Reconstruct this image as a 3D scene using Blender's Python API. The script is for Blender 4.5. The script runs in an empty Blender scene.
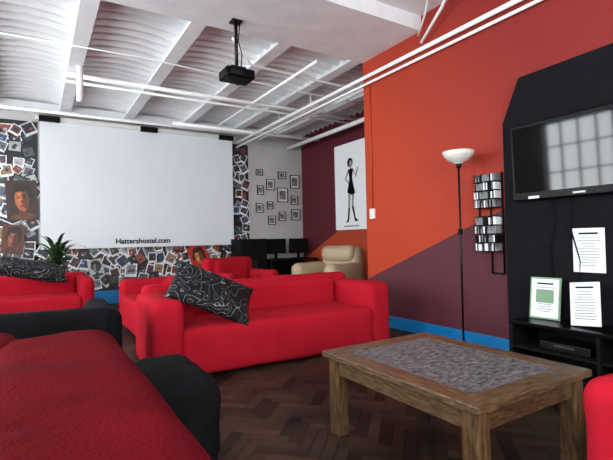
import bpy, bmesh, math, random
from mathutils import Vector, Matrix, noise
random.seed(7)
scene = bpy.context.scene
try:
    scene.view_settings.view_transform = 'Standard'
    scene.view_settings.look = 'None'
except Exception:
    pass
col = scene.collection

def lin(c):
    r = []
    for v in c:
        v = v/255.0
        r.append(v/12.92 if v <= 0.04045 else ((v+0.055)/1.055)**2.4)
    return (r[0], r[1], r[2], 1.0)

# ------------------------------------------------------------------ materials
def mat(name, c, rough=0.7, metal=0.0, var=0.0, vscale=6.0, bump=0.0, bscale=60.0, spec=0.5, emit=None, stretch=None, c2=None):
    m = bpy.data.materials.new(name); m.use_nodes = True
    nt = m.node_tree; N = nt.nodes; L = nt.links
    b = N['Principled BSDF']
    b.inputs['Base Color'].default_value = lin(c)
    b.inputs['Roughness'].default_value = rough
    b.inputs['Metallic'].default_value = metal
    b.inputs['Specular IOR Level'].default_value = spec
    tc = N.new('ShaderNodeTexCoord')
    mp = N.new('ShaderNodeMapping')
    if stretch: mp.inputs['Scale'].default_value = stretch
    L.new(tc.outputs['Object'], mp.inputs['Vector'])
    if var > 0 or c2:
        n = N.new('ShaderNodeTexNoise'); n.inputs['Scale'].default_value = vscale
        n.inputs['Detail'].default_value = 6
        L.new(mp.outputs['Vector'], n.inputs['Vector'])
        r = N.new('ShaderNodeValToRGB')
        a = lin(c)
        if c2: e = lin(c2)
        else: e = tuple(x*(1-var) for x in a[:3])+(1,)
        r.color_ramp.elements[0].position = 0.35; r.color_ramp.elements[1].position = 0.65
        r.color_ramp.elements[0].color = e; r.color_ramp.elements[1].color = a
        L.new(n.outputs['Fac'], r.inputs['Fac'])
        L.new(r.outputs['Color'], b.inputs['Base Color'])
    if bump > 0:
        n2 = N.new('ShaderNodeTexNoise'); n2.inputs['Scale'].default_value = bscale
        n2.inputs['Detail'].default_value = 4
        L.new(mp.outputs['Vector'], n2.inputs['Vector'])
        bp = N.new('ShaderNodeBump'); bp.inputs['Strength'].default_value = bump
        bp.inputs['Distance'].default_value = 0.01
        L.new(n2.outputs['Fac'], bp.inputs['Height'])
        L.new(bp.outputs['Normal'], b.inputs['Normal'])
    return m

M = {}
M['ceil'] = mat('ceiling_white_paint', (236,238,240), 0.6, var=0.10, vscale=3)
M['pipe'] = mat('painted_pipe', (244,245,244), 0.4)
M['wallgrey'] = mat('pale_grey_plaster', (190,189,186), 0.8, var=0.1, vscale=2, bump=0.2)
M['screen'] = mat('projection_fabric', (226,230,235), 0.9, var=0.03, vscale=1)
M['blackm'] = mat('black_matte', (12,12,14), 0.7, var=0.2, spec=0.15)
M['blackpaint'] = mat('black_wall_paint', (20,19,23), 0.8, var=0.2, vscale=4, bump=0.2, spec=0.12)
M['blackpl'] = mat('black_gloss_plastic', (6,6,8), 0.3, spec=0.1)
M['tvscreen'] = mat('tv_glass', (3,3,5), 0.05, spec=0.3)
M['red'] = mat('crimson_cotton_cover', (172,25,41), 0.95, var=0.12, vscale=3, bump=0.25, bscale=14, spec=0.08)
M['redthrow'] = mat('dark_red_throw', (100,9,21), 0.95, var=0.3, vscale=3, bump=0.6, bscale=90, spec=0.05)
M['blackfab'] = mat('black_cotton_cover', (19,19,22), 0.9, var=0.4, vscale=6, bump=0.5, bscale=20, spec=0.1)
M['cream'] = mat('cream_leather', (178,160,130), 0.5, var=0.12, vscale=4, bump=0.3, bscale=12)
M['blue'] = mat('blue_skirting_paint', (14,120,182), 0.4)
M['wood'] = mat('oiled_pine', (102,77,51), 0.45, vscale=5, c2=(60,43,28), stretch=(3,18,18), bump=0.2, bscale=8)
M['woodtop'] = mat('oiled_pine_top', (106,82,56), 0.4, vscale=5, c2=(64,47,32), stretch=(3,16,16), bump=0.2, bscale=8)
M['steel'] = mat('brushed_steel', (120,118,112), 0.3, metal=0.9)
M['darkmetal'] = mat('dark_metal', (28,26,25), 0.4, metal=0.6)
M['glass'] = mat('frosted_lamp_bowl', (222,219,210), 0.35)
M['paper'] = mat('white_paper', (228,231,233), 0.8)
M['ink'] = mat('black_ink', (12,12,14), 0.9, spec=0.1)
M['greyink'] = mat('grey_ink', (120,122,126), 0.8)
M['green'] = mat('green_paper', (120,155,122), 0.8)
M['leaf'] = mat('leaf_green', (46,80,36), 0.5, var=0.4, vscale=12)
M['pot'] = mat('terracotta', (110,64,44), 0.8)
M['soil'] = mat('soil', (35,26,20), 0.95)
M['frame'] = mat('black_frame', (20,18,17), 0.4)
M['photo'] = mat('grey_photo_print', (150,148,140), 0.5, vscale=14, c2=(50,48,46))
M['window'] = mat('white_window_frame', (225,225,222), 0.4)
M['leaflet'] = mat('dvd_sleeves', (130,134,142), 0.4, vscale=22, c2=(24,24,32))
M['plastic'] = mat('white_plastic', (220,220,215), 0.4)

def cushion_mat():
    m = bpy.data.materials.new('scribble_print_cushion'); m.use_nodes = True
    nt = m.node_tree; N = nt.nodes; L = nt.links; b = N['Principled BSDF']
    tc = N.new('ShaderNodeTexCoord')
    n = N.new('ShaderNodeTexNoise'); n.inputs['Scale'].default_value = 5.0; n.inputs['Detail'].default_value = 1.0
    n.inputs['Distortion'].default_value = 1.4
    L.new(tc.outputs['Object'], n.inputs['Vector'])
    mul = N.new('ShaderNodeMath'); mul.operation='MULTIPLY'; mul.inputs[1].default_value = 6.5
    L.new(n.outputs['Fac'], mul.inputs[0])
    pp = N.new('ShaderNodeMath'); pp.operation='PINGPONG'; pp.inputs[1].default_value = 0.5
    L.new(mul.outputs[0], pp.inputs[0])
    r = N.new('ShaderNodeValToRGB')
    r.color_ramp.elements[0].position = 0.03; r.color_ramp.elements[1].position = 0.055
    r.color_ramp.elements[0].color = lin((130,130,133)); r.color_ramp.elements[1].color = lin((20,20,23))
    L.new(pp.outputs[0], r.inputs['Fac']); L.new(r.outputs['Color'], b.inputs['Base Color'])
    b.inputs['Roughness'].default_value = 0.6; b.inputs['Specular IOR Level'].default_value = 0.2
    return m
M['cushion'] = cushion_mat()

def slate_mat():
    m = bpy.data.materials.new('riven_slate_inlay'); m.use_nodes = True
    nt = m.node_tree; N = nt.nodes; L = nt.links; b = N['Principled BSDF']
    tc = N.new('ShaderNodeTexCoord'); mp = N.new('ShaderNodeMapping'); mp.inputs['Scale'].default_value = (5,13,1)
    mp.inputs['Rotation'].default_value = (0,0,0.25)
    L.new(tc.outputs['Object'], mp.inputs['Vector'])
    n = N.new('ShaderNodeTexNoise'); n.inputs['Scale'].default_value = 4; n.inputs['Detail'].default_value = 9; n.inputs['Distortion'].default_value = 0.7
    n.inputs['Roughness'].default_value = 0.65
    L.new(mp.outputs['Vector'], n.inputs['Vector'])
    r = N.new('ShaderNodeValToRGB')
    r.color_ramp.elements[0].position = 0.38; r.color_ramp.elements[1].position = 0.64
    r.color_ramp.elements[0].color = lin((48,46,47)); r.color_ramp.elements[1].color = lin((122,121,123))
    L.new(n.outputs['Fac'], r.inputs['Fac']); L.new(r.outputs['Color'], b.inputs['Base Color'])
    b.inputs['Roughness'].default_value = 0.5; b.inputs['Specular IOR Level'].default_value = 0.25
    bp = N.new('ShaderNodeBump'); bp.inputs['Strength'].default_value = 0.1; bp.inputs['Distance'].default_value = 0.003
    L.new(n.outputs['Fac'], bp.inputs['Height']); L.new(bp.outputs['Normal'], b.inputs['Normal'])
    return m
M['slate'] = slate_mat()

def paint_wall(name, base, lower, k0, kslope, upper=None, y0=0, y1=1):
    m = bpy.data.materials.new(name); m.use_nodes = True
    nt = m.node_tree; N = nt.nodes; L = nt.links; b = N['Principled BSDF']
    tc = N.new('ShaderNodeTexCoord'); sp = N.new('ShaderNodeSeparateXYZ')
    L.new(tc.outputs['Object'], sp.inputs[0])
    a = N.new('ShaderNodeMath'); a.operation='MULTIPLY_ADD'; a.inputs[1].default_value = kslope; a.inputs[2].default_value = k0
    L.new(sp.outputs['Y'], a.inputs[0])
    g = N.new('ShaderNodeMath'); g.operation='GREATER_THAN'
    L.new(sp.outputs['Z'], g.inputs[0]); L.new(a.outputs[0], g.inputs[1])
    mx = N.new('ShaderNodeMix'); mx.data_type='RGBA'
    L.new(g.outputs[0], mx.inputs[0]); mx.inputs[6].default_value = lin(lower); mx.inputs[7].default_value = lin(base)
    if upper:
        s = N.new('ShaderNodeMath'); s.operation='MULTIPLY_ADD'; s.inputs[1].default_value=-0.6; L.new(sp.outputs['Z'], s.inputs[0]); L.new(sp.outputs['Y'], s.inputs[2])
        mr = N.new('ShaderNodeMapRange'); mr.inputs[1].default_value=y0; mr.inputs[2].default_value=y1
        L.new(s.outputs[0], mr.inputs[0])
        m2 = N.new('ShaderNodeMix'); m2.data_type='RGBA'
        L.new(mr.outputs[0], m2.inputs[0]); m2.inputs[6].default_value = lin(upper); m2.inputs[7].default_value = lin(base)
        L.new(m2.outputs[2], mx.inputs[7])
    L.new(mx.outputs[2], b.inputs['Base Color']); b.inputs['Roughness'].default_value = 0.6
    b.inputs['Specular IOR Level'].default_value = 0.2
    n = N.new('ShaderNodeTexNoise'); n.inputs['Scale'].default_value = 30
    L.new(tc.outputs['Object'], n.inputs['Vector'])
    bp = N.new('ShaderNodeBump'); bp.inputs['Strength'].default_value = 0.15; bp.inputs['Distance'].default_value = 0.01
    L.new(n.outputs['Fac'], bp.inputs['Height']); L.new(bp.outputs['Normal'], b.inputs['Normal'])
    return m
M['redwall'] = paint_wall('red_maroon_paint_orange_lit', (174,61,35), (88,44,52), 0.63+4.82*0.39, -0.39, (132,40,36), 0.7, 3.1)  # red over maroon paint; orange-lit side put into the red as a gradient
M['recess'] = paint_wall('maroon_orange_paint', (90,32,42), (170,67,40), 0.9+9.0*0.45, -0.45)

# ------------------------------------------------------------------ mesh helpers
def obj(name, verts, faces, m, parent=None, loc=(0,0,0), rot=(0,0,0), smooth=False):
    me = bpy.data.meshes.new(name); me.from_pydata([tuple(v) for v in verts], [], faces); me.update()
    if m: me.materials.append(m)
    if smooth:
        for p in me.polygons: p.use_smooth = True
    o = bpy.data.objects.new(name, me); col.objects.link(o)
    o.location = loc; o.rotation_euler = rot
    if parent: o.parent = parent
    return o

def empty(name, loc=(0,0,0), rotz=0.0):
    e = bpy.data.objects.new(name, None); col.objects.link(e); e.location = loc; e.rotation_euler = (0,0,rotz)
    e.empty_display_size = 0.1
    return e

def box(name, lo, hi, m, parent=None, bevel=0.0, rot=(0,0,0)):
    lo = Vector(lo); hi = Vector(hi); c = (lo+hi)/2; h = (hi-lo)/2
    vs = [(sx*h.x, sy*h.y, sz*h.z) for sx in (-1,1) for sy in (-1,1) for sz in (-1,1)]
    fs = [(0,1,3,2),(4,6,7,5),(0,4,5,1),(2,3,7,6),(0,2,6,4),(1,5,7,3)]
    o = obj(name, vs, fs, m, parent, c, rot)
    if bevel > 0:
        b = o.modifiers.new('bevel','BEVEL'); b.width = bevel; b.segments = 3
    return o

def soft(name, lo, hi, m, parent=None, r=0.07, amp=0.01, freq=4.0, puff=0.0, rot=(0,0,0), step=0.03, fold=0.0):
    lo = Vector(lo); hi = Vector(hi); c = (lo+hi)/2; h = (hi-lo)/2
    r = min(r, h.x*0.98, h.y*0.98, h.z*0.98)
    def ax(H):
        s = [-H + r*(1-math.cos(math.pi/2*i/5.0))*1.0 for i in range(6)]
        inner = 2*(H-r); n = max(1, int(inner/step))
        s += [-H+r+inner*i/n for i in range(1, n+1)]
        s += [H - r*(1-math.cos(math.pi/2*i/5.0)) for i in range(4,-1,-1)]
        return s
    A = [ax(h.x), ax(h.y), ax(h.z)]
    vs=[]; fs=[]; idx={}
    def vid(p):
        k=(round(p[0],5),round(p[1],5),round(p[2],5))
        if k not in idx: idx[k]=len(vs); vs.append(Vector(p))
        return idx[k]
    for a in range(3):
        b_=(a+1)%3; c_=(a+2)%3
        for s in (-1,1):
            for i in range(len(A[b_])-1):
                for j in range(len(A[c_])-1):
                    q=[]
                    for (di,dj) in ((0,0),(1,0),(1,1),(0,1)):
                        p=[0,0,0]; p[a]=s*h[a]; p[b_]=A[b_][i+di]; p[c_]=A[c_][j+dj]
                        q.append(vid(p))
                    if s<0: q.reverse()
                    if len(set(q))==4: fs.append(tuple(q))
    off = Vector((random.random()*50, random.random()*50, random.random()*50))
    out=[]
    for p in vs:
        inn = Vector([max(-(h[k]-r), min(h[k]-r, p[k])) for k in range(3)])
        d = p-inn
        n = d.normalized() if d.length>1e-7 else Vector((0,0,1))
        q = inn + n*r
        if puff and abs(n.z)>0.5:
            f = [1-(q[k]/h[k])**2 for k in range(3)]
            q = q + n*puff*max(f[0],0.0)**0.5*max(f[1],0)**0.5
        nn = noise.noise((q+off)*freq) + 0.35*noise.noise((q+off)*freq*2.3)
        if fold:
            g = noise.noise((q+off)*2.0)*0.8
            s3 = noise.noise(Vector(((q.x+off.x)*2.4+g,(q.y+off.y)*2.4+g,(q.z+off.z)*1.4-g)))
            nn -= fold*(1-min(1,abs(s3)*6))
        q = q + n*amp*nn
        out.append(q)
    return obj(name, out, fs, m, parent, c, rot, smooth=True)

def tube(name, pts, rad, m, parent=None, seg=10):
    vs=[]; fs=[]; pts=[Vector(p) for p in pts]
    for i,p in enumerate(pts):
        t = (pts[min(i+1,len(pts)-1)]-pts[max(i-1,0)]).normalized()
        ref = Vector((0,0,1)) if abs(t.z)<0.9 else Vector((1,0,0))
        a = t.cross(ref).normalized(); b = t.cross(a)
        rr = rad[i] if isinstance(rad,(list,tuple)) else rad
        for k in range(seg):
            an=2*math.pi*k/seg
            vs.append(p+a*math.cos(an)*rr+b*math.sin(an)*rr)
    for i in range(len(pts)-1):
        for k in range(seg):
            k2=(k+1)%seg
            fs.append((i*seg+k,i*seg+k2,(i+1)*seg+k2,(i+1)*seg+k))
    fs.append(tuple(range(seg-1,-1,-1))); n=(len(pts)-1)*seg
    fs.append(tuple(range(n,n+seg)))
    return obj(name, vs, fs, m, parent, smooth=True)

def lathe(name, prof, m, parent=None, loc=(0,0,0), seg=32):
    vs=[]; fs=[]
    for (r,z) in prof:
        for k in range(seg):
            a=2*math.pi*k/seg; vs.append((r*math.cos(a), r*math.sin(a), z))
    for i in range(len(prof)-1):
        for k in range(seg):
            k2=(k+1)%seg; fs.append((i*seg+k,i*seg+k2,(i+1)*seg+k2,(i+1)*seg+k))
    return obj(name, vs, fs, m, parent, loc, smooth=True)

# ------------------------------------------------------------------ room shell
XL,XR,XRF,YB,YF = -3.2, 4.0, 5.74, -3.0, 9.5
YC = 4.87; ZT = 4.0
floor = box('floor', (XL-0.3,YB-0.3,-0.12), (XRF+0.2,YF+0.2,-0.012), mat('subfloor_dark', (18,13,10), 0.6))
def parquet():
    W=0.075; vs=[]; fs=[]; cols=[]
    ang=math.radians(45); ca,sa=math.cos(ang),math.sin(ang); g=0.025
    for j in range(-26,27):
        for k in range(-130,131):
            bx=k+4*j; by=k-4*j
            for t_,(x0,y0,x1,y1) in enumerate(((bx,by,bx+4,by+1),(bx,by+1,bx+1,by+5))):
                cx=(x0+x1)/2*W; cy=(y0+y1)/2*W
                wx=cx*ca-cy*sa+1.3; wy=cx*sa+cy*ca+3.2
                if not (XL+0.0<wx<XRF and YB<wy<YF): continue
                if wx>XR+0.1 and wy<YC-0.1: continue
                n=len(vs)
                for (px,py) in ((x0+g,y0+g),(x1-g,y0+g),(x1-g,y1-g),(x0+g,y1-g)):
                    qx=px*W; qy=py*W
                    vs.append((min(max(qx*ca-qy*sa+1.3,XL),XRF), min(max(qx*sa+qy*ca+3.2,YB),YF), 0))
                fs.append((n,n+1,n+2,n+3))
                cols.append(random.random()*0.75+0.25*t_)
    m=bpy.data.materials.new('herringbone_parquet'); m.use_nodes=True
    N=m.node_tree.nodes; L=m.node_tree.links; b=N['Principled BSDF']
    at=N.new('ShaderNodeAttribute'); at.attribute_name='tone'
    r=N.new('ShaderNodeValToRGB'); r.color_ramp.elements[0].color=lin((18,13,11)); r.color_ramp.elements[1].color=lin((80,59,46))
    tc=N.new('ShaderNodeTexCoord'); nz=N.new('ShaderNodeTexNoise'); nz.inputs['Scale'].default_value=1.3
    L.new(tc.outputs['Object'],nz.inputs['Vector'])
    mx=N.new('ShaderNodeMath'); mx.operation='MULTIPLY_ADD'; mx.inputs[1].default_value=0.7
    ad=N.new('ShaderNodeMath'); ad.operation='MULTIPLY_ADD'; ad.inputs[1].default_value=1.4; ad.inputs[2].default_value=-0.6
    L.new(nz.outputs['Fac'],ad.inputs[0])
    L.new(at.outputs['Fac'],mx.inputs[0]); L.new(ad.outputs[0],mx.inputs[2]); L.new(mx.outputs[0],r.inputs['Fac'])
    L.new(r.outputs['Color'],b.inputs['Base Color']); b.inputs['Roughness'].default_value=0.55; b.inputs['Specular IOR Level'].default_value=0.22
    o=obj('parquet', vs, fs, m, floor, -floor.location)
    a=o.data.attributes.new('tone','FLOAT','FACE')
    a.data.foreach_set('value', cols)
parquet()

def pbox(name, lo, hi, m):
    vs=[(x,y,z) for x in (lo[0],hi[0]) for y in (lo[1],hi[1]) for z in (lo[2],hi[2])]
    fs=[(0,1,3,2),(4,6,7,5),(0,4,5,1),(2,3,7,6),(0,2,6,4),(1,5,7,3)]
    return obj(name, vs, fs, m)
pbox('wall_right', (XR,YB,0), (XRF+0.2,YC,ZT), M['redwall'])
pbox('wall_recess', (XRF,YC,0), (XRF+0.2,YF+0.2,ZT), M['recess'])
pbox('wall_back', (XL-0.2,YF,0), (XRF,YF+0.2,ZT), M['wallgrey'])

WZ0,WZ1=0.95,3.45
wins=[(-1.9,-0.1),(1.3,3.1),(4.6,6.2),(7.4,9.0)]
wl = empty('wall_left')
box('below', (XL-0.2,YB,0),(XL,YF,WZ0),M['wallgrey'],wl)
box('above', (XL-0.2,YB,WZ1),(XL,YF,ZT),M['wallgrey'],wl)
y=YB
for i,(a,b) in enumerate(wins+[(YF,YF)]):
    box('pier_%d'%i,(XL-0.2,y,WZ0),(XL,a,WZ1),M['wallgrey'],wl); y=b
for i,(a,b) in enumerate(wins):
    w=empty('window_%d'%(i+1))
    x0,x1=XL-0.14,XL-0.07
    box('sill',(x0,a,WZ0),(XL+0.08,b,WZ0+0.05),M['window'],w)
    box('head',(x0,a,WZ1-0.07),(x1,b,WZ1),M['window'],w)
    box('jamb_1',(x0,a,WZ0),(x1,a+0.07,WZ1),M['window'],w)
    box('jamb_2',(x0,b-0.07,WZ0),(x1,b,WZ1),M['window'],w)
    for k in (1,2,3):
        yy=a+(b-a)*k/4; box('mullion_%d'%k,(x0,yy-0.02,WZ0),(x1,yy+0.02,WZ1),M['window'],w)
    for k in (1,2,3):
        zz=WZ0+(WZ1-WZ0)*k/4; box('bar_%d'%k,(x0,a,zz-0.015),(x1,b,zz+0.015),M['window'],w)
wr=empty('wall_rear')
box('below',(XL-0.2,YB-0.2,0),(XR,YB,WZ0),M['wallgrey'],wr)
box('above',(XL-0.2,YB-0.2,WZ1),(XR,YB,ZT),M['wallgrey'],wr)
box('pier_1',(XL-0.2,YB-0.2,WZ0),(-1.5,YB,WZ1),M['wallgrey'],wr)
box('pier_2',(2.6,YB-0.2,WZ0),(XR,YB,WZ1),M['wallgrey'],wr)
w=empty('window_5')
for k in range(7):
    xx=-1.5+4.1*k/6; box('mullion_%d'%k,(xx-0.03,YB-0.14,WZ0),(xx+0.03,YB-0.07,WZ1),M['window'],w)
for k in range(4):
    zz=WZ0+(WZ1-WZ0)*k/3; box('bar_%d'%k,(-1.5,YB-0.14,zz-0.025),(2.6,YB-0.07,zz+0.025),M['window'],w)

# ceilings
pbox('ceiling', (XL-0.2,YB-0.2,ZT), (XRF+0.2,YF+0.2,ZT+0.15), M['ceil'])
pbox('ceiling_near_soffit', (XL,YB,3.86), (XR,3.75,ZT), M['ceil'])
pbox('ceiling_beam', (XL,3.75,3.68), (XR+0.02,YC,ZT), M['ceil'])
joists=[-2.95,-1.8,-0.65,0.5,1.62,2.75,3.9,5.02]
def vault():
    vs=[];fs=[]
    xs=[XL]+joists+[XRF]
    y0=YC; y1=YF; per=0.20; dy=per/8; ny=int((y1-y0)/dy)
    for b in range(len(xs)-1):
        a,c=xs[b],xs[b+1]; nx=10; base=len(vs); rise=0.08*(c-a)/1.15
        for j in range(ny+1):
            yy=y0+(y1-y0)*j/ny
            s=math.cos(2*math.pi*yy/per); cor=0.030*(abs(s)**0.5)*(1 if s>0 else -1)
            for i in range(nx+1):
                t=i/nx
                vs.append((a+(c-a)*t, yy, 3.785+rise*4*t*(1-t)+cor))
        for j in range(ny):
            for i in range(nx):
                p=base+j*(nx+1)+i; fs.append((p,p+nx+1,p+nx+2,p+1))
    obj('ceiling_corrugated_vaults', vs, fs, M['ceil'], smooth=True)
vault()
for i,x in enumerate(joists):
    j=empty('ceiling_joist' if i==0 else 'ceiling_joist.%03d'%i)
    box('flange',(x-0.09,YC,3.69),(x+0.09,YF,3.725),M['ceil'],j)
    box('web',(x-0.03,YC,3.725),(x+0.03,YF,3.84),M['ceil'],j)
box('trim_cornice',(XL,YF-0.12,3.62),(XRF,YF,3.80),M['ceil'])

# skirting
box('baseboard_right',(XR-0.025,2.69,0),(XR,YC+0.02,0.15),M['blue'],bevel=0.005)
box('baseboard_right_near',(XR-0.025,YB,0),(XR,0.75,0.15),M['blue'],bevel=0.005)
box('baseboard_back',(XL,YF-0.03,0),(XRF,YF,0.26),M['blue'],bevel=0.005)
box('baseboard_recess',(XRF-0.03,YC,0),(XRF,YF-0.03,0.15),M['blue'],bevel=0.005)

def pipe(name, pts, r):
    p=empty(name); tube('run',pts,r,M['pipe'],p)
    return p
pipe('wall_conduit',[(XR-0.05,YB,3.43),(XR-0.05,YC+0.02,3.43),(XR-0.05,9.4,3.43)],0.027)
pipe('wall_conduit.001',[(XR-0.05,YB,3.33),(XR-0.05,YC+0.02,3.33),(XR-0.05,9.4,3.33)],0.018)
pipe('ceiling_pipe',[(0.4,7.1,3.62),(5.7,7.1,3.62)],0.035)
pipe('ceiling_pipe.001',[(0.4,7.25,3.57),(5.7,7.25,3.57)],0.022)
pipe('ceiling_pipe.002',[(4.5,4.9,3.56),(4.5,9.4,3.56)],0.035)
pipe('ceiling_pipe.003',[(5.3,4.9,3.42),(5.3,9.4,3.42)],0.045)
pipe('ceiling_pipe.004',[(2.3,8.6,3.5),(5.7,8.6,3.5)],0.035)
pipe('ceiling_pipe.005',[(0.55,6.9,3.75),(0.55,6.9,3.2)],0.045)
pipe('ceiling_pipe.006',[(-1.0,9.2,3.60),(5.7,9.2,3.60)],0.03)
pipe('ceiling_pipe.007',[(3.3,5.0,3.62),(3.3,9.3,3.62)],0.022)
pipe('ceiling_conduit',[(2.06,4.95,3.64),(2.6,5.6,3.64),(4.4,5.7,3.64),(5.6,5.7,3.64)],0.018)
pipe('ceiling_conduit.001',[(-1.5,6.2,3.66),(1.2,6.1,3.66),(3.9,6.3,3.66),(5.6,6.3,3.66)],0.010)
pipe('ceiling_conduit.002',[(3.2,2.4,3.83),(3.6,2.9,3.80),(3.85,3.3,3.72),(3.94,3.7,3.5)],0.018)
pipe('ceiling_conduit.003',[(3.0,2.5,3.83),(3.4,3.0,3.82),(3.8,3.5,3.72),(3.94,3.74,3.6)],0.012)
f=empty('fluorescent_light_fitting',(4.15,7.1,3.5))
box('housing',(-0.05,-0.9,0.0),(0.05,0.9,0.06),M['plastic'],f,0.01)
tube('tube',[(0,-0.85,-0.02),(0,0.85,-0.02)],0.019,M['glass'],f)
box('hanger_1',(-0.01,-0.6,0.06),(0.01,-0.58,0.25),M['plastic'],f)
box('hanger_2',(-0.01,0.58,0.06),(0.01,0.6,0.25),M['plastic'],f)

# ------------------------------------------------------------------ projection screen
s=empty('projection_screen',(1.96,9.4,0))
box('fabric',(-1.88,-0.004,1.12),(1.88,0.004,3.48),M['screen'],s)
box('border_bottom',(-1.88,-0.012,1.10),(1.88,0.012,1.13),M['plastic'],s)
box('case',(-1.95,-0.05,3.48),(1.95,0.07,3.56),M['plastic'],s,0.01)
for i,x in enumerate((-1.72,0.05,1.72)):
    box('bracket_%d'%i,(x-0.17,-0.09,3.46),(x+0.17,0.09,3.56),M['blackm'],s,0.01)
cu=bpy.data.curves.new('lettering','FONT'); cu.body='Hattershostel.com'; cu.size=0.145; cu.align_x='CENTER'
cu.space_character=0.98; cu.offset=0.003; cu.extrude=0.002
t=bpy.data.objects.new('lettering',cu); col.objects.link(t); t.parent=s; t.location=(-0.08,-0.012,1.18); t.rotation_euler=(math.pi/2,0,0)
cu.materials.append(M['ink'])

# ------------------------------------------------------------------ photo collage
def collage():
    vs=[];fs=[];cl=[]
    def quad(cx,cz,w,h,a,c,d):
        n=len(vs); ca,sa=math.cos(a),math.sin(a)
        for (x,z) in ((-w,-h),(w,-h),(w,h),(-w,h)):
            vs.append((cx+x*ca-z*sa, YF-0.006-d, cz+x*sa+z*ca))
        fs.append((n,n+1,n+2,n+3)); cl.append(c)
    def blob(cx,cz,rx,rz,a,c,d,n=18,jag=0.0):
        k=len(vs); ca,sa=math.cos(a),math.sin(a)
        for i in range(n):
            t=2*math.pi*i/n; q=1+random.uniform(-jag,jag)
            x=rx*math.cos(t)*q; z=rz*math.sin(t)*q
            vs.append((cx+x*ca-z*sa, YF-0.006-d, cz+x*sa+z*ca))
        fs.append(tuple(range(k,k+n))); cl.append(c)
    pal=[(34,36,44),(60,64,74),(26,26,30),(92,100,112),(44,78,124),(150,120,84),(150,70,46),(130,138,146),(76,52,40),(36,58,80),(176,178,180),(70,94,90),(60,60,62),(100,54,56)]
    regs=[(-0.95,0.02,0.32,3.4),(0.02,4.24,0.32,1.14),(3.9,4.24,1.14,3.36)]
    cards=[]
    for (x0,x1,z0,z1) in regs:
        quad((x0+x1)/2,(z0+z1)/2,(x1-x0)/2+0.03,(z1-z0)/2+0.06,0,(26,26,30),0.0)
        nx=max(2,int((x1-x0)/0.175)); nz=max(2,int((z1-z0)/0.19))
        for i in range(nx):
            for j in range(nz):
                cards.append((x0+(i+0.5)*(x1-x0)/nx+random.uniform(-.05,.05), z0+(j+0.5)*(z1-z0)/nz+random.uniform(-.05,.05)))
    random.shuffle(cards)
    for n,(x,z) in enumerate(cards):
        d=0.002+n*0.00010
        w=random.uniform(0.075,0.115); h=w*random.uniform(1.0,1.3)
        a=random.uniform(-0.7,0.7)
        quad(x,z,w,h,a,random.choice([(235,236,236),(222,224,226),(205,207,210),(235,236,236),(24,24,28)]),d)
        ca,sa=math.cos(a),math.sin(a); oz=h*0.12
        base=random.choice(pal)
        quad(x-oz*sa,z+oz*ca,w*0.80,h*0.70,a,base,d+0.00004)
        for q in range(3):
            c2=random.choice(pal); ox=random.uniform(-.4,.4)*w; o2=random.uniform(-.2,.4)*h
            blob(x+ox*ca-o2*sa,z+ox*sa+o2*ca,w*random.uniform(.15,.35),h*random.uniform(.15,.3),a,c2,d+0.00006+q*0.00001,9,0.2)
    def portrait(cx,cz,w,h,a,bg,skin,hair,tilt=0.0):
        d=0.045; quad(cx,cz,w,h,a,bg,d)
        dk=tuple(int(v*0.55) for v in skin); hi=tuple(min(255,int(v*1.25)) for v in skin)
        def P(ox,oz,rx,rz,c,k,jag=0.0,n=18,aa=0):
            x=ox*w; z=oz*h; ca,sa=math.cos(a),math.sin(a)
            blob(cx+x*ca-z*sa,cz+x*sa+z*ca,rx*w,rz*h,a+tilt+aa,c,d+0.0003*k,n,jag)
        P(0.05,.22,.72,.66,hair,1,.10)
        P(0,-.82,.8,.16,dk,2,.05)
        P(0,-.6,.22,.3,dk,3)
        P(0,.02,.46,.56,skin,4,.03)
        P(.22,-.02,.24,.46,dk,5,.08)
        P(-.14,.06,.16,.34,hi,6,.08)
        P(-.2,.12,.1,.035,(24,14,12),7); P(.16,.12,.1,.035,(24,14,12),7)
        P(-.2,.22,.14,.025,hair,8); P(.18,.22,.13,.025,hair,8)
        P(0,-.08,.07,.1,dk,9); P(0,-.27,.16,.05,(130,24,26),10)
        P(0,.62,.55,.2,hair,11,.15)
    portrait(-0.20,2.0,0.24,0.36,0.05,(58,30,22),(176,98,56),(30,16,12),0.1)
    portrait(-0.34,1.3,0.17,0.26,-0.1,(96,44,28),(140,80,52),(26,14,12),-0.15)
    portrait(3.05,0.84,0.2,0.28,0.35,(188,46,28),(198,120,66),(50,20,14),0.1)
    portrait(3.38,0.58,0.15,0.19,-0.25,(196,96,34),(150,80,44),(26,14,12))
    portrait(1.0,0.72,0.13,0.17,0.2,(190,192,192),(110,110,112),(24,24,26))
    m=bpy.data.materials.new('printed_photos'); m.use_nodes=True
    N=m.node_tree.nodes; L=m.node_tree.links; b=N['Principled BSDF']
    at=N.new('ShaderNodeAttribute'); at.attribute_name='tint'
    nz=N.new('ShaderNodeTexNoise'); nz.inputs['Scale'].default_value=28; nz.inputs['Detail'].default_value=3
    tc=N.new('ShaderNodeTexCoord'); L.new(tc.outputs['Object'],nz.inputs['Vector'])
    r=N.new('ShaderNodeMapRange'); r.inputs[1].default_value=0.35; r.inputs[2].default_value=0.65; r.inputs[3].default_value=0.7; r.inputs[4].default_value=1.15
    L.new(nz.outputs['Fac'],r.inputs[0])
    mx=N.new('ShaderNodeVectorMath'); mx.operation='SCALE'
    L.new(at.outputs['Color'],mx.inputs[0]); L.new(r.outputs[0],mx.inputs['Scale'])
    L.new(mx.outputs[0],b.inputs['Base Color']); b.inputs['Roughness'].default_value=0.45
    o=obj('photo_collage',vs,fs,m)
    a=o.data.attributes.new('tint','FLOAT_COLOR','FACE')
    flat=[]
    for c in cl: flat+=list(lin(c))
    a.data.foreach_set('color',flat)
collage()

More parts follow.
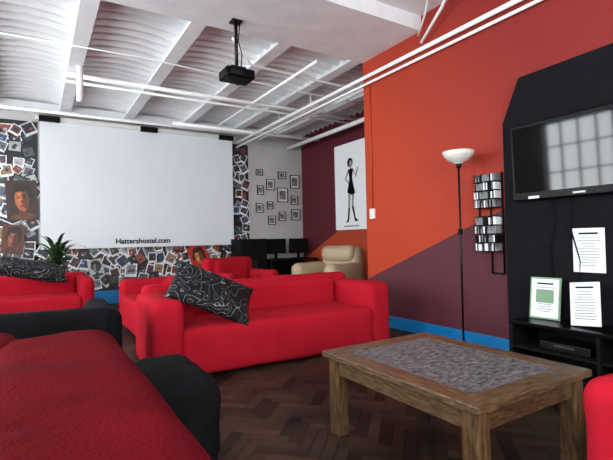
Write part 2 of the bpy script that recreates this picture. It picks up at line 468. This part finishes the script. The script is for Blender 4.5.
# ------------------------------------------------------------------ picture frames on grey wall
k=0
for (x,z,w,h) in [(4.55,2.80,.16,.13),(4.57,2.38,.15,.2),(4.54,1.95,.17,.2),
                  (4.84,2.52,.2,.24),(4.82,2.02,.14,.17),(4.86,1.66,.18,.2),
                  (5.16,2.76,.2,.16),(5.17,2.28,.26,.32),(5.14,1.76,.16,.2),
                  (5.52,2.62,.24,.30),(5.5,2.16,.18,.2),(5.53,1.80,.22,.24)]:
    f=empty('picture_frame' if k==0 else 'picture_frame.%03d'%k,(x,YF-0.001,z)); k+=1
    w/=2;h/=2;w*=1.1;h*=1.1
    t=0.018
    box('bar_top',(-w,-0.025,h-t),(w,0,h),M['frame'],f); box('bar_bottom',(-w,-0.025,-h),(w,0,-h+t),M['frame'],f)
    box('bar_left',(-w,-0.025,-h),(-w+t,0,h),M['frame'],f); box('bar_right',(w-t,-0.025,-h),(w,0,h),M['frame'],f)
    box('mount',(-w+t,-0.012,-h+t),(w-t,-0.001,h-t),M['paper'],f)
    box('print',(-w*0.6,-0.015,-h*0.62),(w*0.6,-0.012,h*0.62),M['photo'],f)

# ------------------------------------------------------------------ fashion poster in recess
p=empty('fashion_poster',(XRF-0.004,7.45,2.3))
box('sheet',(-0.006,-0.6,-0.93),(0,0.6,0.93),mat('poster_white',(238,240,242),.7),p)
def flatpoly(name,pts,m,parent,x=-0.009):
    vs=[(x,-a*1.15,b) for a,b in pts]; return obj(name,vs,[tuple(range(len(vs)))],m,parent)
skin=mat('print_grey',(150,146,144),.8)
def ell(cx,cz,rx,rz,n=16): return [(cx+rx*math.cos(2*math.pi*i/n),cz+rz*math.sin(2*math.pi*i/n)) for i in range(n)]
flatpoly('hair',ell(-0.03,0.50,.085,.10),M['ink'],p,-0.009)
flatpoly('face',ell(-0.01,0.48,.045,.065),skin,p,-0.011)
flatpoly('neck',[(-.035,.43),(.005,.43),(.01,.36),(-.04,.36)],skin,p,-0.010)
flatpoly('torso',[(-.09,.36),(.06,.37),(.03,.18),(.035,.12),(-.06,.12),(-.055,.18)],M['ink'],p,-0.012)
flatpoly('skirt',[(-.06,.12),(.035,.12),(.11,-.16),(.02,-.20),(-.13,-.13)],M['ink'],p,-0.0125)
flatpoly('arm_1',[(-.09,.36),(-.07,.30),(-.16,.17),(-.07,.08),(-.09,.05),(-.20,.17)],skin,p,-0.010)
flatpoly('arm_2',[(.06,.37),(.05,.30),(.12,.22),(.19,.38),(.22,.36),(.14,.15)],skin,p,-0.010)
flatpoly('leg_1',[(-.10,-.14),(-.03,-.17),(-.05,-.42),(-.09,-.68),(-.12,-.68),(-.11,-.42)],skin,p,-0.011)
flatpoly('leg_2',[(.01,-.18),(.08,-.16),(.05,-.40),(.10,-.66),(.07,-.67),(.00,-.42)],skin,p,-0.011)
flatpoly('boot_1',[(-.105,-.46),(-.055,-.46),(-.085,-.70),(-.10,-.76),(-.19,-.78),(-.13,-.70)],M['ink'],p,-0.012)
flatpoly('boot_2',[(.00,-.44),(.055,-.43),(.105,-.68),(.19,-.75),(.09,-.76),(.065,-.68)],M['ink'],p,-0.012)
flatpoly('lettering',[(-.25,-.84),(.2,-.84),(.2,-.87),(-.25,-.87)],skin,p,-0.010)

sw=empty('wall_switch',(XR,4.72,1.52))
box('plate',(-0.03,-0.05,-0.07),(0,0.05,0.07),M['plastic'],sw,0.006)
box('rocker',(-0.04,-0.02,-0.03),(-0.03,0.02,0.03),M['plastic'],sw,0.004)
tube('conduit',[(-0.012,0,0.07),(-0.012,0,1.82)],0.009,mat('painted_conduit',(180,62,38),.5),sw)

# ------------------------------------------------------------------ projector
pr=empty('ceiling_projector',(1.96,4.62,3.06))
box('body',(-0.17,-0.13,-0.06),(0.17,0.13,0.05),M['blackpl'],pr,0.02)
box('vent',(-0.13,-0.135,-0.035),(0.02,-0.13,0.02),M['darkmetal'],pr)
lathe('lens',[(0.0,0.0),(0.04,0.0),(0.045,0.05),(0.03,0.05),(0.0,0.04)],M['blackpl'],pr,(0.08,0.13,0.0)).rotation_euler=(-math.pi/2,0,0)
box('mount_plate',(-0.09,-0.07,0.07),(0.09,0.07,0.085),M['darkmetal'],pr)
for i,(a,b) in enumerate(((-1,-1),(1,-1),(-1,1),(1,1))):
    tube('strut_%d'%i,[(a*.08,b*.06,.07),(a*.12,b*.1,.045)],0.006,M['darkmetal'],pr)
tube('pole',[(0,0,0.08),(0,0,0.61)],0.02,M['darkmetal'],pr)
box('ceiling_plate',(-0.06,-0.06,0.605),(0.06,0.06,0.62),M['darkmetal'],pr)
tube('cable',[(0.05,0,0.07),(0.07,0,0.25),(0.03,0.01,0.4),(0.05,0,0.61)],0.006,M['blackm'],pr)

# ------------------------------------------------------------------ sofas
def sofa(name, loc, rotz, w=1.8, d=0.88, m='red', arm_h=0.66, back_h=0.72, arm_w=0.2, back_t=0.22, seat_h=0.44, seed=0):
    random.seed(seed)
    e=empty(name,(loc[0],loc[1],0),rotz)
    mm=M[m]; a=w/2; b=d/2
    soft('base',(-a+0.05,-b+0.06,0.03),(a-0.05,b-0.04,0.3),mm,e,0.04,0.006)
    soft('seat_cushion',(-a+arm_w-0.03,-b+0.0,0.04),(a-arm_w+0.03,b-back_t+0.05,seat_h),mm,e,0.06,0.010,3.0,puff=0.02,fold=0.45)
    soft('backrest',(-a+0.05,b-back_t,0.04),(a-0.05,b,back_h),mm,e,0.08,0.012,2.8,fold=0.25)
    soft('back_cushion',(-a+arm_w,b-back_t-0.07,seat_h-0.06),(a-arm_w,b-back_t+0.1,back_h-0.03),mm,e,0.08,0.011,2.8,fold=0.35)
    for i,s in enumerate((-1,1)):
        x0,x1=(-a,-a+arm_w) if s<0 else (a-arm_w,a)
        soft('arm_%d'%(i+1),(x0,-b+0.01,0.03),(x1,b-0.02,arm_h),mm,e,0.085,0.011,3.0,fold=0.5)
    for i,(sx,sy) in enumerate(((-1,-1),(1,-1),(-1,1),(1,1))):
        box('foot_%d'%(i+1),(sx*(a-0.12)-0.03,sy*(b-0.12)-0.03,0.0),(sx*(a-0.12)+0.03,sy*(b-0.12)+0.03,0.05),M['blackm'],e)
    return e
def pillow(name, m, W, H, T):
    nx,nz=26,20; vs=[];fs=[]
    for s in (1,-1):
        for i in range(nx+1):
            for j in range(nz+1):
                u=-1+2*i/nx; v=-1+2*j/nz
                th=T/2*((1-u**4)*(1-v**4))**0.6
                x=u*W/2*(1-0.09*(1-v*v)*abs(u)); y=v*H/2*(1-0.09*(1-u*u)*abs(v))
                th*=1+0.15*noise.noise(Vector((u*2,v*2,s*3)))
                vs.append((x,y,s*th))
    n=(nx+1)*(nz+1)
    for s in range(2):
        for i in range(nx):
            for j in range(nz):
                p=s*n+i*(nz+1)+j; q=(p,p+nz+1,p+nz+2,p+1)
                fs.append(q if s==0 else q[::-1])
    o=obj(name,vs,fs,m,smooth=True)
    bm=bmesh.new(); bm.from_mesh(o.data); bmesh.ops.remove_doubles(bm,verts=bm.verts,dist=0.0004); bmesh.ops.recalc_face_normals(bm,faces=bm.faces); bm.to_mesh(o.data); bm.free()
    return o
def orient(o,loc,a,n):
    a=Vector(a).normalized(); n=Vector(n); n=(n-a*n.dot(a)).normalized(); b=n.cross(a)
    mtx=Matrix((( a.x,b.x,n.x,loc[0]),(a.y,b.y,n.y,loc[1]),(a.z,b.z,n.z,loc[2]),(0,0,0,1)))
    o.location=loc; o.rotation_euler=mtx.to_euler()

sofa('red_sofa',(2.08,4.17),math.radians(-2),w=2.52,d=0.97,arm_w=0.28,back_h=0.77,arm_h=0.70,seed=3)
c=pillow('throw_pillow',M['cushion'],0.82,0.48,0.16); orient(c,(1.38,3.92,0.72),(0.84,-0.14,-0.38),(-0.34,-0.55,0.78))
sofa('red_sofa.001',(1.46,6.1),-math.pi/2,w=1.8,d=0.88,back_h=0.68,seed=4)
sofa('red_sofa.002',(-0.25,7.65),0,w=2.0,d=0.9,back_h=0.74,arm_h=0.7,seed=5)
c=pillow('throw_pillow.001',M['cushion'],0.95,0.45,0.2); orient(c,(-0.05,7.42,0.84),(0.96,0.1,-0.22),(-0.15,-0.40,0.9))
sofa('red_armchair',(2.95,7.0),math.radians(15),w=1.1,d=0.88,back_h=0.90,arm_h=0.68,seed=6)
sofa('red_armchair.001',(2.19,0.36),math.pi,w=1.22,d=0.96,back_h=0.68,arm_h=0.70,seed=7)
sofa('black_sofa',(-0.42,3.76),math.pi,w=1.90,d=0.88,m='blackfab',back_h=0.75,arm_h=0.73,seed=8)

random.seed(11)
e=empty('throw_covered_sofa',(0,0,0))
soft('backrest',(-0.20,0.50,0.04),(0.355,2.52,0.77),M['redthrow'],e,0.13,0.016,2.3,fold=0.3)
soft('seat',(-0.95,0.62,0.05),(-0.12,2.36,0.46),M['redthrow'],e,0.09,0.015,3)
soft('arm_1',(-0.95,2.20,0.04),(-0.05,2.66,0.78),M['redthrow'],e,0.12,0.012,3)
soft('arm_2',(-0.95,0.48,0.04),(-0.1,0.70,0.64),M['redthrow'],e,0.09,0.015,3)
for i,(x,yy) in enumerate(((-0.85,0.6),(-0.85,2.3),(0.2,0.6),(0.2,2.3))):
    box('foot_%d'%i,(x-0.03,yy-0.03,0),(x+0.03,yy+0.03,0.06),M['blackm'],e)
e=empty('black_footstool',(0,0,0))
soft('cushion',(0.40,2.02,0.08),(0.78,2.68,0.53),M['blackfab'],e,0.12,0.014,4,puff=0.03)
for i,(x,yy) in enumerate(((0.47,2.1),(0.71,2.1),(0.47,2.6),(0.71,2.6))):
    box('foot_%d'%i,(x-0.02,yy-0.02,0),(x+0.02,yy+0.02,0.1),M['blackm'],e)

e=empty('cream_armchair',(4.5,6.55,0),math.radians(-80))
random.seed(12)
soft('base',(-0.5,-0.48,0.05),(0.5,0.4,0.32),M['cream'],e,0.06,0.006)
soft('seat_cushion',(-0.3,-0.52,0.28),(0.3,0.3,0.50),M['cream'],e,0.09,0.01,puff=0.03)
soft('backrest',(-0.46,0.2,0.1),(0.46,0.52,1.04),M['cream'],e,0.15,0.012)
soft('headroll',(-0.40,0.12,0.76),(0.40,0.44,1.06),M['cream'],e,0.13,0.01)
soft('arm_1',(-0.56,-0.5,0.05),(-0.28,0.36,0.76),M['cream'],e,0.13,0.01)
soft('arm_2',(0.28,-0.5,0.05),(0.56,0.36,0.76),M['cream'],e,0.13,0.01)
for i,(x,yy) in enumerate(((-0.42,-0.4),(0.42,-0.4),(-0.42,0.4),(0.42,0.4))):
    box('foot_%d'%i,(x-0.03,yy-0.03,0),(x+0.03,yy+0.03,0.08),M['blackm'],e)

# ------------------------------------------------------------------ coffee table
e=empty('coffee_table',(0,0,0))
x0,x1,y0,y1=1.50,2.39,1.16,2.29; zt=0.50; fr=0.12
box('top_rail_front',(x0,y0,zt-0.035),(x1,y0+fr,zt),M['woodtop'],e,0.006)
box('top_rail_back',(x0,y1-fr,zt-0.035),(x1,y1,zt),M['woodtop'],e,0.006)
m=mat('oiled_pine_long',(106,82,56),0.4,vscale=5,c2=(64,47,32),stretch=(16,3,16),bump=0.2,bscale=8)
box('top_rail_left',(x0,y0+fr,zt-0.035),(x0+fr,y1-fr,zt),m,e,0.006)
box('top_rail_right',(x1-fr,y0+fr,zt-0.035),(x1,y1-fr,zt),m,e,0.006)
box('slate_inlay',(x0+fr,y0+fr,zt-0.03),(x1-fr,y1-fr,zt-0.003),M['slate'],e)
ins=0.045; ah=0.095
box('apron_front',(x0+ins,y0+ins,zt-0.035-ah),(x1-ins,y0+ins+0.025,zt-0.035),M['wood'],e)
box('apron_back',(x0+ins,y1-ins-0.025,zt-0.035-ah),(x1-ins,y1-ins,zt-0.035),M['wood'],e)
box('apron_left',(x0+ins,y0+ins,zt-0.035-ah),(x0+ins+0.025,y1-ins,zt-0.035),m,e)
box('apron_right',(x1-ins-0.025,y0+ins,zt-0.035-ah),(x1-ins,y1-ins,zt-0.035),m,e)
legm=mat('oiled_pine_leg',(104,79,51),0.4,vscale=5,c2=(62,44,27),stretch=(16,16,3),bump=0.2,bscale=8)
for i,(x,yy) in enumerate(((x0+0.03,y0+0.03),(x1-0.03-0.085,y0+0.03),(x0+0.03,y1-0.115),(x1-0.115,y1-0.115))):
    box('leg_%d'%(i+1),(x,yy,0),(x+0.085,yy+0.085,zt-0.035),legm,e,0.008)

# ------------------------------------------------------------------ floor lamp
e=empty('floor_lamp',(3.72,3.03,0))
lathe('base',[(0.0,0.0),(0.13,0.0),(0.13,0.012),(0.10,0.025),(0.02,0.032),(0.0,0.032)],M['darkmetal'],e)
tube('pole',[(0,0,0.03),(0,0,1.94)],0.011,M['darkmetal'],e)
lathe('bowl',[(0.012,1.90),(0.03,1.925),(0.05,1.94),(0.10,1.965),(0.145,2.01),(0.16,2.055),(0.154,2.055),(0.138,2.012),(0.096,1.973),(0.0,1.95)],M['glass'],e)
lathe('collar',[(0.0,1.88),(0.02,1.885),(0.035,1.93),(0.0,1.94)],M['darkmetal'],e)
box('switch',(-0.015,-0.018,1.2),(0.015,0.018,1.26),M['blackm'],e)

# ------------------------------------------------------------------ wall rack packed with dvd cases
e=empty('dvd_wall_rack',(XR-0.002,2.86,0))
for i,yy in enumerate((-0.135,0.0,0.135)):
    tube('upright_%d'%i,[(-0.012,yy,0.80 if yy<0.1 else 1.02),(-0.012,yy,1.82)],0.009,M['blackm'],e)
random.seed(5)
for r in range(9):
    z=1.03+0.088*r
    box('tray_%d'%r,(-0.12,-0.13,z-0.006),(-0.008,0.13,z),M['blackm'],e)
    if r==4: continue
    y_=-0.125
    while y_<0.105:
        t=random.uniform(0.012,0.017)
        box('case_%d_%d'%(r,int((y_+0.2)*1000)),(-0.115,y_,z+0.001),(-0.014,y_+t,z+random.uniform(.066,.078)),random.choice([M['leaflet'],M['paper'],M['greyink'],M['blackm'],M['blackm'],M['photo']]),e)
        y_+=t+0.002
tube('lower_rail',[(-0.012,-0.135,0.80),(-0.012,0.0,0.80)],0.009,M['blackm'],e)

# ------------------------------------------------------------------ black panel
pts=[(2.66,0.0),(2.66,2.28),(2.48,2.68),(0.80,2.72),(0.80,0.0)]
vs=[(3.93,a,b) for a,b in pts]+[(3.999,a,b) for a,b in pts]
n=len(pts); fs=[tuple(range(n)),tuple(range(2*n-1,n-1,-1))]+[(i,i+n,(i+1)%n+n,(i+1)%n) for i in range(n)]
o=obj('wall_feature_panel',vs,fs,M['blackpaint'])
bm=bmesh.new(); bm.from_mesh(o.data); bmesh.ops.recalc_face_normals(bm,faces=bm.faces); bm.to_mesh(o.data); bm.free()

# ------------------------------------------------------------------ tv
e=empty('flat_screen_tv',(3.86,1.92,1.85)); e.rotation_euler=(0,math.radians(-2),0)
W2,H2=0.60,0.35
box('body',(-0.03,-W2,-H2),(0.04,W2,H2),M['blackpl'],e,0.012)
box('screen',(-0.034,-W2+0.035,-H2+0.07),(-0.0305,W2-0.035,H2-0.035),M['tvscreen'],e)
box('logo',(-0.033,-0.05,-H2+0.025),(-0.0305,0.05,-H2+0.04),M['steel'],e)
box('sticker',(-0.033,0.34,-H2+0.012),(-0.0305,0.44,-H2+0.035),M['paper'],e)
box('wall_bracket',(0.02,-0.2,-0.18),(0.058,0.2,0.18),M['blackm'],e)
tube('cable_1',[(0.03,0.1,-H2+0.02),(0.03,0.12,-0.6),(0.03,0.05,-0.9),(0.03,0.08,-1.36)],0.006,M['blackm'],e)
tube('cable_2',[(0.03,0.28,-H2+0.02),(0.03,0.24,-0.5),(0.03,0.3,-0.8),(0.03,0.26,-1.36)],0.006,M['blackm'],e)

e=empty('tv_bench',(0,0,0))
bx0,bx1,by0,by1=3.50,3.90,0.95,2.36
box('top',(bx0,by0,0.42),(bx1,by1,0.45),M['blackpl'],e,0.004)
box('shelf',(bx0+0.01,by0+0.02,0.22),(bx1,by1-0.02,0.24),M['blackm'],e)
box('bottom',(bx0,by0,0.04),(bx1,by1,0.07),M['blackm'],e)
for i,yy in enumerate((by0,(by0+by1)/2-0.012,by1-0.025)):
    box('side_%d'%i,(bx0,yy,0),(bx1,yy+0.025,0.42),M['blackm'],e)
box('back_board',(bx1-0.012,by0,0.04),(bx1-0.002,by1,0.42),M['blackm'],e)
e=empty('media_player',(3.72,1.95,0.241))
box('case',(-0.13,-0.2,0),(0.13,0.2,0.06),M['darkmetal'],e,0.004)
box('tray',(-0.134,-0.08,0.03),(-0.13,0.08,0.045),M['steel'],e)

def notice(name, parts_m, loc, w, h, rot, frame=None):
    e=empty(name,loc); e.rotation_euler=rot
    if frame: box('frame',(-0.006,-w/2-0.015,0),(0.008,w/2+0.015,h+0.03),frame,e,0.003); z0=0.015
    else: z0=0.0
    box('sheet',(-0.009,-w/2,z0),(-0.003 if not frame else -0.006,w/2,z0+h),parts_m,e)
    random.seed(len(name)+int(w*1000))
    box('headline',(-0.0105,-w*0.3,z0+h*0.86),(-0.009,w*0.3,z0+h*0.90),M['ink'],e)
    for i in range(11):
        z=z0+h*(0.78-0.062*i); ww=w*random.uniform(0.35,0.75)/2
        box('line_%d'%i,(-0.0105,-ww,z-0.003),(-0.009,ww,z+0.002),M['greyink'],e)
    return e
notice('wall_notice',M['paper'],(3.928,1.90,0.86),0.25,0.37,(0,0,0))
n=notice('framed_notice',M['paper'],(3.74,2.19,0.453),0.23,0.33,(0,math.radians(8),math.radians(4)),frame=M['green'])
box('picture',(-0.0115,-0.075,0.14),(-0.0095,0.075,0.25),M['green'],n)
tube('easel',[(0.0,0,0.2),(0.07,0,0.02)],0.005,M['blackm'],n)
n=notice('standing_notice',M['paper'],(3.64,1.80,0.466),0.23,0.34,(math.radians(-6),math.radians(10),math.radians(-4)))

# ------------------------------------------------------------------ back-of-room dark furniture
e=empty('black_cabinet',(4.05,9.05,0))
box('carcass',(-0.32,-0.25,0.05),(0.32,0.25,1.22),M['blackm'],e,0.008)
box('door_1',(-0.31,-0.27,0.08),(-0.005,-0.25,1.2),M['blackm'],e); box('door_2',(0.005,-0.27,0.08),(0.31,-0.25,1.2),M['blackm'],e)
box('handle_1',(-0.04,-0.29,0.6),(-0.025,-0.27,0.75),M['steel'],e); box('handle_2',(0.025,-0.29,0.6),(0.04,-0.27,0.75),M['steel'],e)
box('plinth',(-0.3,-0.23,0),(0.3,0.23,0.05),M['blackm'],e)
e=empty('computer_desk',(5.02,9.0,0))
box('top',(-0.6,-0.32,0.72),(0.62,0.32,0.75),M['blackm'],e)
for i,(x,yy) in enumerate(((-0.57,-0.28),(0.57,-0.28),(-0.57,0.28),(0.57,0.28))):
    box('leg_%d'%i,(x-0.025,yy-0.025,0),(x+0.025,yy+0.025,0.72),M['blackm'],e)
box('modesty_panel',(-0.56,0.25,0.3),(0.56,0.27,0.72),M['blackm'],e)
for k,x in enumerate((4.72,5.32)):
    e=empty('computer_monitor' if k==0 else 'computer_monitor.001',(x,9.02,0.751))
    box('panel',(-0.25,-0.02,0.12),(0.25,0.03,0.46),M['blackpl'],e,0.008)
    box('screen',(-0.23,-0.024,0.145),(0.23,-0.021,0.44),M['blackm'],e)
    box('stand',(-0.03,0.0,0.01),(0.03,0.03,0.15),M['blackpl'],e); box('foot',(-0.12,-0.09,0),(0.12,0.09,0.015),M['blackpl'],e,0.004)

# ------------------------------------------------------------------ potted plant
e=empty('potted_plant',(0.30,8.65,0))
lathe('pot',[(0.0,0.0),(0.13,0.0),(0.17,0.32),(0.18,0.34),(0.16,0.34),(0.15,0.3),(0.0,0.3)],M['pot'],e)
lathe('soil',[(0.0,0.305),(0.155,0.305)],M['soil'],e)
tube('stem',[(0,0,0.3),(0.02,0,0.6),(-0.01,0.01,1.0)],0.02,M['pot'],e)
random.seed(21)
vs=[];fs=[]
for k in range(80):
    a=random.uniform(0,2*math.pi); el=random.uniform(0.15,1.35); L=random.uniform(0.34,0.66); z0=random.uniform(0.7,1.02)
    d=Vector((math.cos(a),math.sin(a),0)); side=Vector((-math.sin(a),math.cos(a),0))
    p=Vector((0,0,z0)); n0=len(vs); S=7
    for i in range(S+1):
        t=i/S; w=0.03*math.sin(math.pi*(0.12+0.88*t))+0.002
        vs.append(p-side*w); vs.append(p+side*w)
        ang=el-1.6*t*t
        p=p+(d*math.cos(ang)+Vector((0,0,math.sin(ang))))*L/S
    for i in range(S):
        q=n0+2*i; fs.append((q,q+1,q+3,q+2))
obj('leaves',vs,fs,M['leaf'],e,smooth=True)

# ------------------------------------------------------------------ lights: daylight in the window openings
def area(name,loc,rot,sx,sy,e,c=(1,1,1)):
    l=bpy.data.lights.new(name,'AREA'); l.shape='RECTANGLE'; l.size=sx; l.size_y=sy; l.energy=e; l.color=c
    o=bpy.data.objects.new(name,l); col.objects.link(o); o.location=loc; o.rotation_euler=rot; return o
for i,(a,b) in enumerate(wins):
    area('window_daylight_%d'%(i+1),(XL-0.19,(a+b)/2,(WZ0+WZ1)/2),(0,math.radians(-90),0),WZ1-WZ0,b-a,[215,185,255,165][i],(0.92,0.965,1.0))
area('window_daylight_5',(0.55,YB-0.19,(WZ0+WZ1)/2),(math.radians(90),0,0),4.1,WZ1-WZ0,360,(0.94,0.975,1.0))
wd=bpy.data.worlds.new('overcast_sky'); scene.world=wd; wd.use_nodes=True
wd.node_tree.nodes['Background'].inputs[0].default_value=(0.75,0.82,0.9,1); wd.node_tree.nodes['Background'].inputs[1].default_value=0.8

# ------------------------------------------------------------------ camera
yaw=math.radians(31.6); pit=math.radians(1.17); rho=math.radians(1.26)
F=Vector((math.sin(yaw),math.cos(yaw),0)); R=Vector((math.cos(yaw),-math.sin(yaw),0)); Z=Vector((0,0,1))
f=F*math.cos(pit)+Z*math.sin(pit); U=-F*math.sin(pit)+Z*math.cos(pit)
r=R*math.cos(rho)-U*math.sin(rho); u=U*math.cos(rho)+R*math.sin(rho)
cam=bpy.data.cameras.new('camera'); co=bpy.data.objects.new('camera',cam); col.objects.link(co)
cam.sensor_width=36; cam.lens=441/613*36; cam.clip_start=0.05
co.matrix_world=Matrix(((r.x,u.x,-f.x,0),(r.y,u.y,-f.y,0),(r.z,u.z,-f.z,1.19),(0,0,0,1)))
scene.camera=co
